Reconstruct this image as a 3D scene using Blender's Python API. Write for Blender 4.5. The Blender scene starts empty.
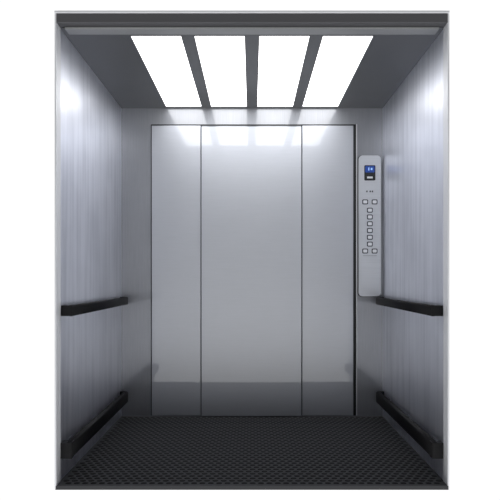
import bpy, bmesh, math
from mathutils import Vector
scene = bpy.context.scene
scene.view_settings.view_transform = 'Standard'
scene.view_settings.look = 'None'

W=0.95; H=2.24; YF=-1.53

# ---------------- materials ----------------
def newmat(name):
    m=bpy.data.materials.new(name); m.use_nodes=True
    nt=m.node_tree; b=nt.nodes['Principled BSDF']
    return m,nt,b

def simple(name,col,rough=0.5,metal=0.0,emit=None,es=0,spec=0.5):
    m,nt,b=newmat(name)
    b.inputs['Base Color'].default_value=(*col,1)
    b.inputs['Roughness'].default_value=rough
    b.inputs['Metallic'].default_value=metal
    b.inputs['Specular IOR Level'].default_value=spec
    if emit:
        b.inputs['Emission Color'].default_value=(*emit,1)
        b.inputs['Emission Strength'].default_value=es
    return m

def steel(name,c0,c1,r0,r1,metal=0.9,streak=(60,60,1.2),cloud=2.2,bump=0.02,amount=0.5,coat=0,coatr=0.05,coatior=1.5,det=4,cdet=5):
    m,nt,b=newmat(name); N=nt.nodes; L=nt.links
    tc=N.new('ShaderNodeTexCoord')
    mp=N.new('ShaderNodeMapping'); mp.inputs['Scale'].default_value=streak
    L.new(tc.outputs['Object'],mp.inputs['Vector'])
    n1=N.new('ShaderNodeTexNoise'); n1.inputs['Scale'].default_value=4; n1.inputs['Detail'].default_value=det
    L.new(mp.outputs[0],n1.inputs['Vector'])
    n2=N.new('ShaderNodeTexNoise'); n2.inputs['Scale'].default_value=cloud; n2.inputs['Detail'].default_value=cdet; n2.inputs['Roughness'].default_value=0.6
    L.new(tc.outputs['Object'],n2.inputs['Vector'])
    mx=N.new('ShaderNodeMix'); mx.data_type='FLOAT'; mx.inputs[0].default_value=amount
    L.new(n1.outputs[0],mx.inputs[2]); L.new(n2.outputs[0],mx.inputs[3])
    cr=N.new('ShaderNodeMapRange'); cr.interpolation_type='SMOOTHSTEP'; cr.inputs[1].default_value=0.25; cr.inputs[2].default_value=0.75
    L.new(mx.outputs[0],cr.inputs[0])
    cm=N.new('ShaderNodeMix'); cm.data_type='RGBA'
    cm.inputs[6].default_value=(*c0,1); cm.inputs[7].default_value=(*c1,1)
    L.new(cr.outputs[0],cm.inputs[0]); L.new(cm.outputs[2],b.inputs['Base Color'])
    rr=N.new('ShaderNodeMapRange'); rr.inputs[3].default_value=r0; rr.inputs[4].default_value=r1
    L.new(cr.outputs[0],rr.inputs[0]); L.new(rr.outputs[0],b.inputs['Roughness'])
    b.inputs['Metallic'].default_value=metal
    b.inputs['Coat Weight'].default_value=coat
    b.inputs['Coat Roughness'].default_value=coatr
    b.inputs['Coat IOR'].default_value=coatior
    if bump>0:
        bp=N.new('ShaderNodeBump'); bp.inputs['Strength'].default_value=bump; bp.inputs['Distance'].default_value=0.01
        L.new(n1.outputs[0],bp.inputs['Height']); L.new(bp.outputs[0],b.inputs['Normal'])
    return m

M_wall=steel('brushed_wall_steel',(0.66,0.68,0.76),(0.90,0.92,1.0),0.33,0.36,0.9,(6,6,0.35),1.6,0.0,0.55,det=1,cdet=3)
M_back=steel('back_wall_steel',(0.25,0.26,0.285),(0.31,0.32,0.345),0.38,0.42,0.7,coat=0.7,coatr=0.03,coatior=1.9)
M_door=steel('door_steel',(0.48,0.50,0.545),(0.52,0.54,0.59),0.45,0.47,0.9,(1.5,60,60),1.5,0.0,0.5,coat=0.6,coatr=0.02,coatior=1.9)
M_ceil=steel('ceiling_steel',(0.065,0.068,0.072),(0.085,0.088,0.092),0.3,0.4,0.6)
M_frame=steel('frame_steel',(0.66,0.67,0.70),(0.76,0.77,0.80),0.35,0.45,0.3)
M_head=steel('header_steel',(0.20,0.205,0.21),(0.25,0.255,0.26),0.35,0.45,0.4)
M_headd=simple('header_dark',(0.06,0.06,0.065),0.5)
M_black=simple('black_gap',(0.008,0.008,0.009),0.6)
M_rail=simple('black_rubber_rail',(0.004,0.004,0.005),0.5,spec=0.2)
M_brk=simple('bracket_steel',(0.45,0.46,0.5),0.3,0.9)
M_floor=simple('floor_rubber',(0.060,0.061,0.065),0.75,spec=0.1)
M_stud=simple('floor_stud_rubber',(0.005,0.005,0.006),0.6,spec=0.1)
M_light=simple('light_diffuser',(0.9,0.9,0.9),0.5,0,(1,1,1),3.4)
M_lframe=simple('light_frame',(0.08,0.08,0.09),0.4,0.5)
M_cop=steel('panel_steel',(0.55,0.57,0.61),(0.63,0.65,0.69),0.3,0.38,0.5,(1,1,60))
M_btn=simple('button_white',(0.75,0.77,0.8),0.3,0.2)
M_ring=simple('button_ring',(0.05,0.055,0.07),0.4,0.3)
M_scr=simple('display_blue',(0.01,0.03,0.18),0.3,0,(0.03,0.13,0.6),0.25)
M_scrw=simple('display_digit',(0.4,0.6,0.9),0.3,0,(0.4,0.65,1),0.25)

# ---------------- helpers ----------------
class B:
    def __init__(s,name,mats):
        s.name=name; s.bm=bmesh.new(); s.mats=mats
    def box(s,x0,x1,y0,y1,z0,z1,mi=0):
        vs=[s.bm.verts.new((x,y,z)) for x in(x0,x1) for y in(y0,y1) for z in(z0,z1)]
        for f in((0,1,3,2),(4,6,7,5),(0,4,5,1),(2,3,7,6),(0,2,6,4),(1,5,7,3)):
            fc=s.bm.faces.new([vs[i] for i in f]); fc.material_index=mi
        return s
    def rrect(s,x0,x1,y0,y1,z0,z1,r,mi=0,seg=8):
        pts=[]
        for cx,cz,a0 in((x1-r,z1-r,0),(x0+r,z1-r,90),(x0+r,z0+r,180),(x1-r,z0+r,270)):
            for i in range(seg+1):
                t=math.radians(a0+90*i/seg); pts.append((cx+r*math.cos(t),cz+r*math.sin(t)))
        a=[s.bm.verts.new((p[0],y0,p[1])) for p in pts]
        b=[s.bm.verts.new((p[0],y1,p[1])) for p in pts]
        n=len(pts); fs=[s.bm.faces.new(a),s.bm.faces.new(b)]
        for i in range(n): fs.append(s.bm.faces.new((a[i],a[(i+1)%n],b[(i+1)%n],b[i])))
        for f in fs:f.material_index=mi
    def done(s,bevel=0,parent=None,seg=2):
        bmesh.ops.recalc_face_normals(s.bm,faces=s.bm.faces)
        me=bpy.data.meshes.new(s.name); s.bm.to_mesh(me); s.bm.free()
        for m in s.mats: me.materials.append(m)
        o=bpy.data.objects.new(s.name,me); scene.collection.objects.link(o)
        if bevel:
            md=o.modifiers.new('bevel','BEVEL'); md.width=bevel; md.segments=seg; md.limit_method='ANGLE'
        if parent: o.parent=parent
        return o

T=0.005; YJ=YF+0.07
# ---------------- shell ----------------
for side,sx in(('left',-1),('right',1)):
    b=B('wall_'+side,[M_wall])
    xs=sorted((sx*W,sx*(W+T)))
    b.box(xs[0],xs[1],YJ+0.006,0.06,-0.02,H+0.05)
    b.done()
    b=B('trim_'+('1' if sx<0 else '2'),[M_frame,M_black])
    xs=sorted((sx*(W-0.003),sx*(W+T)))
    b.box(xs[0],xs[1],YF,YJ,-0.02,H+0.05)
    xs=sorted((sx*(W+0.002),sx*(W+T)))
    b.box(xs[0],xs[1],YJ,YJ+.006,-0.02,H+0.05,1)
    b.done()
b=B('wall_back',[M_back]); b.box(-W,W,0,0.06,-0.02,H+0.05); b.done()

lights=[(-.622,-.36),(-.297,-.035),(.035,.297),(.36,.622)]
LY0,LY1=-1.36,-0.03
b=B('ceiling',[M_ceil])
xs=[-W]+[v for p in lights for v in p]+[W]
b.box(-W,W,YF+0.06,LY0,H,H+0.05); b.box(-W,W,LY1,0,H,H+0.05)
for i in range(0,len(xs),2): b.box(xs[i],xs[i+1],LY0,LY1,H,H+0.05)
b.done()
for x0,x1 in lights:
    b=B('ceiling_light_panel',[M_light,M_lframe])
    b.box(x0+.003,x1-.003,LY0+.003,LY1-.003,H+0.006,H+0.03)
    b.box(x0+.0005,x0+.003,LY0,LY1,H-0.002,H+0.03,1); b.box(x1-.003,x1-.0005,LY0,LY1,H-0.002,H+0.03,1)
    b.done()
# header beam
b=B('trim_3',[M_head,M_frame,M_headd])
b.box(-W+.002,W-.002,YF,YF+0.055,H+0.001,H+0.045,2)
b.box(-W-T,W+T,YF-0.004,YF+0.04,H+0.046,H+0.058,1)
b.box(-W+.03,W-.03,YF+0.045,YF+0.12,H-0.012,H-0.001,0)
b.done(0.002)

# floor
b=B('floor',[M_floor,M_stud,M_frame])
b.box(-W,W,YF,0,-0.02,0,0)
bm=b.bm
pit=0.041; n=8
nx=int(2*W/pit)+1; ny=int(-YF/(pit*0.9))
for i in range(nx):
    for j in range(ny):
        cx=-W+pit*(i+0.5+(0.25 if j%2 else -0.25)); cy=YF+0.02+pit*0.9*(j+0.5)
        if abs(cx)>W-0.018 or cy>-0.018: continue
        A=[];C=[]
        for k in range(n):
            t=2*math.pi*(k+.5)/n
            A.append(bm.verts.new((cx+.0160*math.cos(t),cy+.0138*math.sin(t),0.0002)))
            C.append(bm.verts.new((cx+.0135*math.cos(t),cy+.0113*math.sin(t),0.002)))
        f=bm.faces.new(C); f.material_index=1
        for k in range(n):
            f=bm.faces.new((A[k],A[(k+1)%n],C[(k+1)%n],C[k])); f.material_index=1
b.done()

# ---------------- doors ----------------
ZD=2.112
def door(name,x0,x1,y,z1):
    b=B(name,[M_door]); b.box(x0,x1,y,-0.001,0.006,z1); b.done(0.002)
door('door_1',-0.728,-0.373,-0.012,ZD)
door('door_2',-0.366,0.358,-0.026,ZD-0.012)
door('door_3',0.365,0.735,-0.012,ZD)
b=B('trim_4',[M_black,M_frame])
b.box(0.738,0.757,-0.006,-0.0005,0.006,ZD+.006)
b.box(-0.734,-0.730,-0.010,-0.0005,0.006,ZD+.006)
b.box(-0.734,0.757,-0.006,-0.0005,ZD+.002,ZD+.010)
b.box(0.758,0.763,-0.012,-0.0005,0.006,ZD+.010,1)
b.box(-0.3725,-0.3665,-0.008,-0.0005,0.006,ZD,0)
b.box(0.3585,0.3645,-0.008,-0.0005,0.006,ZD,0)
b.done()

# ---------------- handrails ----------------
def rail(name,sx,zc,h,th,off,y0,y1):
    e=bpy.data.objects.new(name,None); scene.collection.objects.link(e)
    xi=W-off-th/2
    path=[(xi,y0)]
    for i in range(7):
        t=math.pi/2*i/6; path.append((xi+off*0.6*(1-math.cos(t)),y1-off*0.6*(1-math.sin(t))))
    path.append((W-0.002,y1))
    b=B('grip',[M_rail]); bm=b.bm; rings=[]
    prof=[]
    rr=min(th,h)*0.3
    for cx,cz,a0 in((th/2-rr,h/2-rr,0),(-th/2+rr,h/2-rr,90),(-th/2+rr,-h/2+rr,180),(th/2-rr,-h/2+rr,270)):
        for k in range(4):
            t=math.radians(a0+30*k); prof.append((cx+rr*math.cos(t),cz+rr*math.sin(t)))
    for i,p in enumerate(path):
        p=Vector(p); a=Vector(path[max(i-1,0)]); c=Vector(path[min(i+1,len(path)-1)])
        d=(c-a).normalized(); nrm=Vector((d.y,-d.x))
        rings.append([bm.verts.new((sx*(p.x+nrm.x*u),p.y+nrm.y*u,zc+v)) for u,v in prof])
    m=len(prof)
    for i in range(len(rings)-1):
        for k in range(m):
            f=bm.faces.new((rings[i][k],rings[i][(k+1)%m],rings[i+1][(k+1)%m],rings[i+1][k])); f.smooth=True
    bm.faces.new(rings[0]); bm.faces.new(rings[-1])
    # solid front end block returning to the wall
    x=sorted((sx*(W-0.0035),sx*(xi-th/2+.002)))
    b.box(x[0],x[1],y0-0.003,y0+0.05,zc-h/2+.001,zc+h/2-.001)
    b.done(parent=e)
    b=B('brackets',[M_brk])
    for f in(0.12,0.5,0.88):
        y=y0+(y1-y0)*f
        x=sorted((sx*(W-0.0005),sx*(xi+th/2-0.004)))
        b.box(x[0],x[1],y-.012,y+.012,zc-.012,zc+.012)
        x=sorted((sx*(W-0.0005),sx*(W-0.005)))
        b.box(x[0],x[1],y-.025,y+.025,zc-.025,zc+.025)
    b.done(0.002,parent=e)
for sx in(-1,1):
    rail('handrail',sx,0.842,0.054,0.024,0.038,-1.45,-0.05)
for sx in(-1,1):
    rail('bumper_rail',sx,0.150,0.080,0.034,0.025,-1.46,-0.05)

# ---------------- control panel ----------------
b=B('elevator_control_panel',[M_cop,M_ring,M_btn,M_scr,M_scrw,M_black])
x0,x1,z0,z1=0.772,0.932,0.872,1.892
yf=-0.03
b.rrect(x0-.004,x1+.004,-0.012,-0.0005,z0-.004,z1+.004,0.03,5)
b.rrect(x0,x1,yf,-0.011,z0,z1,0.028,0)
cx=(x0+x1)/2
b.rrect(cx-.040,cx+.040,yf-.003,yf+.001,1.71,1.82,0.008,5)
b.rrect(cx-.033,cx+.033,yf-.0045,yf-.002,1.768,1.813,0.004,3)
b.box(cx-.012,cx-.004,yf-.0055,yf-.004,1.782,1.803,4); b.box(cx+.006,cx+.018,yf-.0055,yf-.004,1.785,1.8,4)
b.box(cx-.02,cx+.02,yf-.0045,yf-.002,1.725,1.738,2)
for dx in(-.02,.004,.02): b.box(cx+dx-.006,cx+dx+.004,yf-.001,yf+.001,1.625,1.637,1)
def btn(x,z,w=.021):
    b.rrect(x-w,x+w,yf-.003,yf+.001,z-.018,z+.018,.008,1)
    b.rrect(x-w+.007,x+w-.007,yf-.006,yf-.002,z-.011,z+.011,.005,2)
btn(cx-.034,1.555); btn(cx+.034,1.555)
for i in range(6): btn(cx,1.495-i*.049)
btn(cx-.034,1.20); btn(cx+.034,1.20)
b.rrect(cx-.05,cx+.05,yf-.001,yf+.001,1.165,1.167,.0008,1)
b.done()

# ---------------- world: white behind; added front gradient, dark above, bright below, shapes door reflections ----------------
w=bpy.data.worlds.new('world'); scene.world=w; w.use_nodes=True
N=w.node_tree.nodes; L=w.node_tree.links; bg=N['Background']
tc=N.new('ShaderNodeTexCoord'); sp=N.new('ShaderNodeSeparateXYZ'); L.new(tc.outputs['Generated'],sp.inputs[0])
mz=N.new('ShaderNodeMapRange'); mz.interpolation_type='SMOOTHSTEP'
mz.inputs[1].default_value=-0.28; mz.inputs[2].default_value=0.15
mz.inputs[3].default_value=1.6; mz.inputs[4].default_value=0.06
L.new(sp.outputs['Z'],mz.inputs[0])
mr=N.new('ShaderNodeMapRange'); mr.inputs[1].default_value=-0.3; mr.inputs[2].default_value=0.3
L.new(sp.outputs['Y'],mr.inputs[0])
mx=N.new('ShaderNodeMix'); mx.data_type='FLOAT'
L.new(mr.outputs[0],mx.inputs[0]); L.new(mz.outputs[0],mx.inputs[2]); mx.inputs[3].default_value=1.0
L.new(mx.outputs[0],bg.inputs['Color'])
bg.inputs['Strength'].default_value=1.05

cam=bpy.data.cameras.new('camera'); co=bpy.data.objects.new('camera',cam); scene.collection.objects.link(co)
co.location=(0,-4.56,1.005); co.rotation_euler=(math.pi/2,0,0)
cam.sensor_width=36; cam.lens=36*626.4/500
cam.shift_y=28/500; cam.shift_x=-2.0/500
scene.camera=co
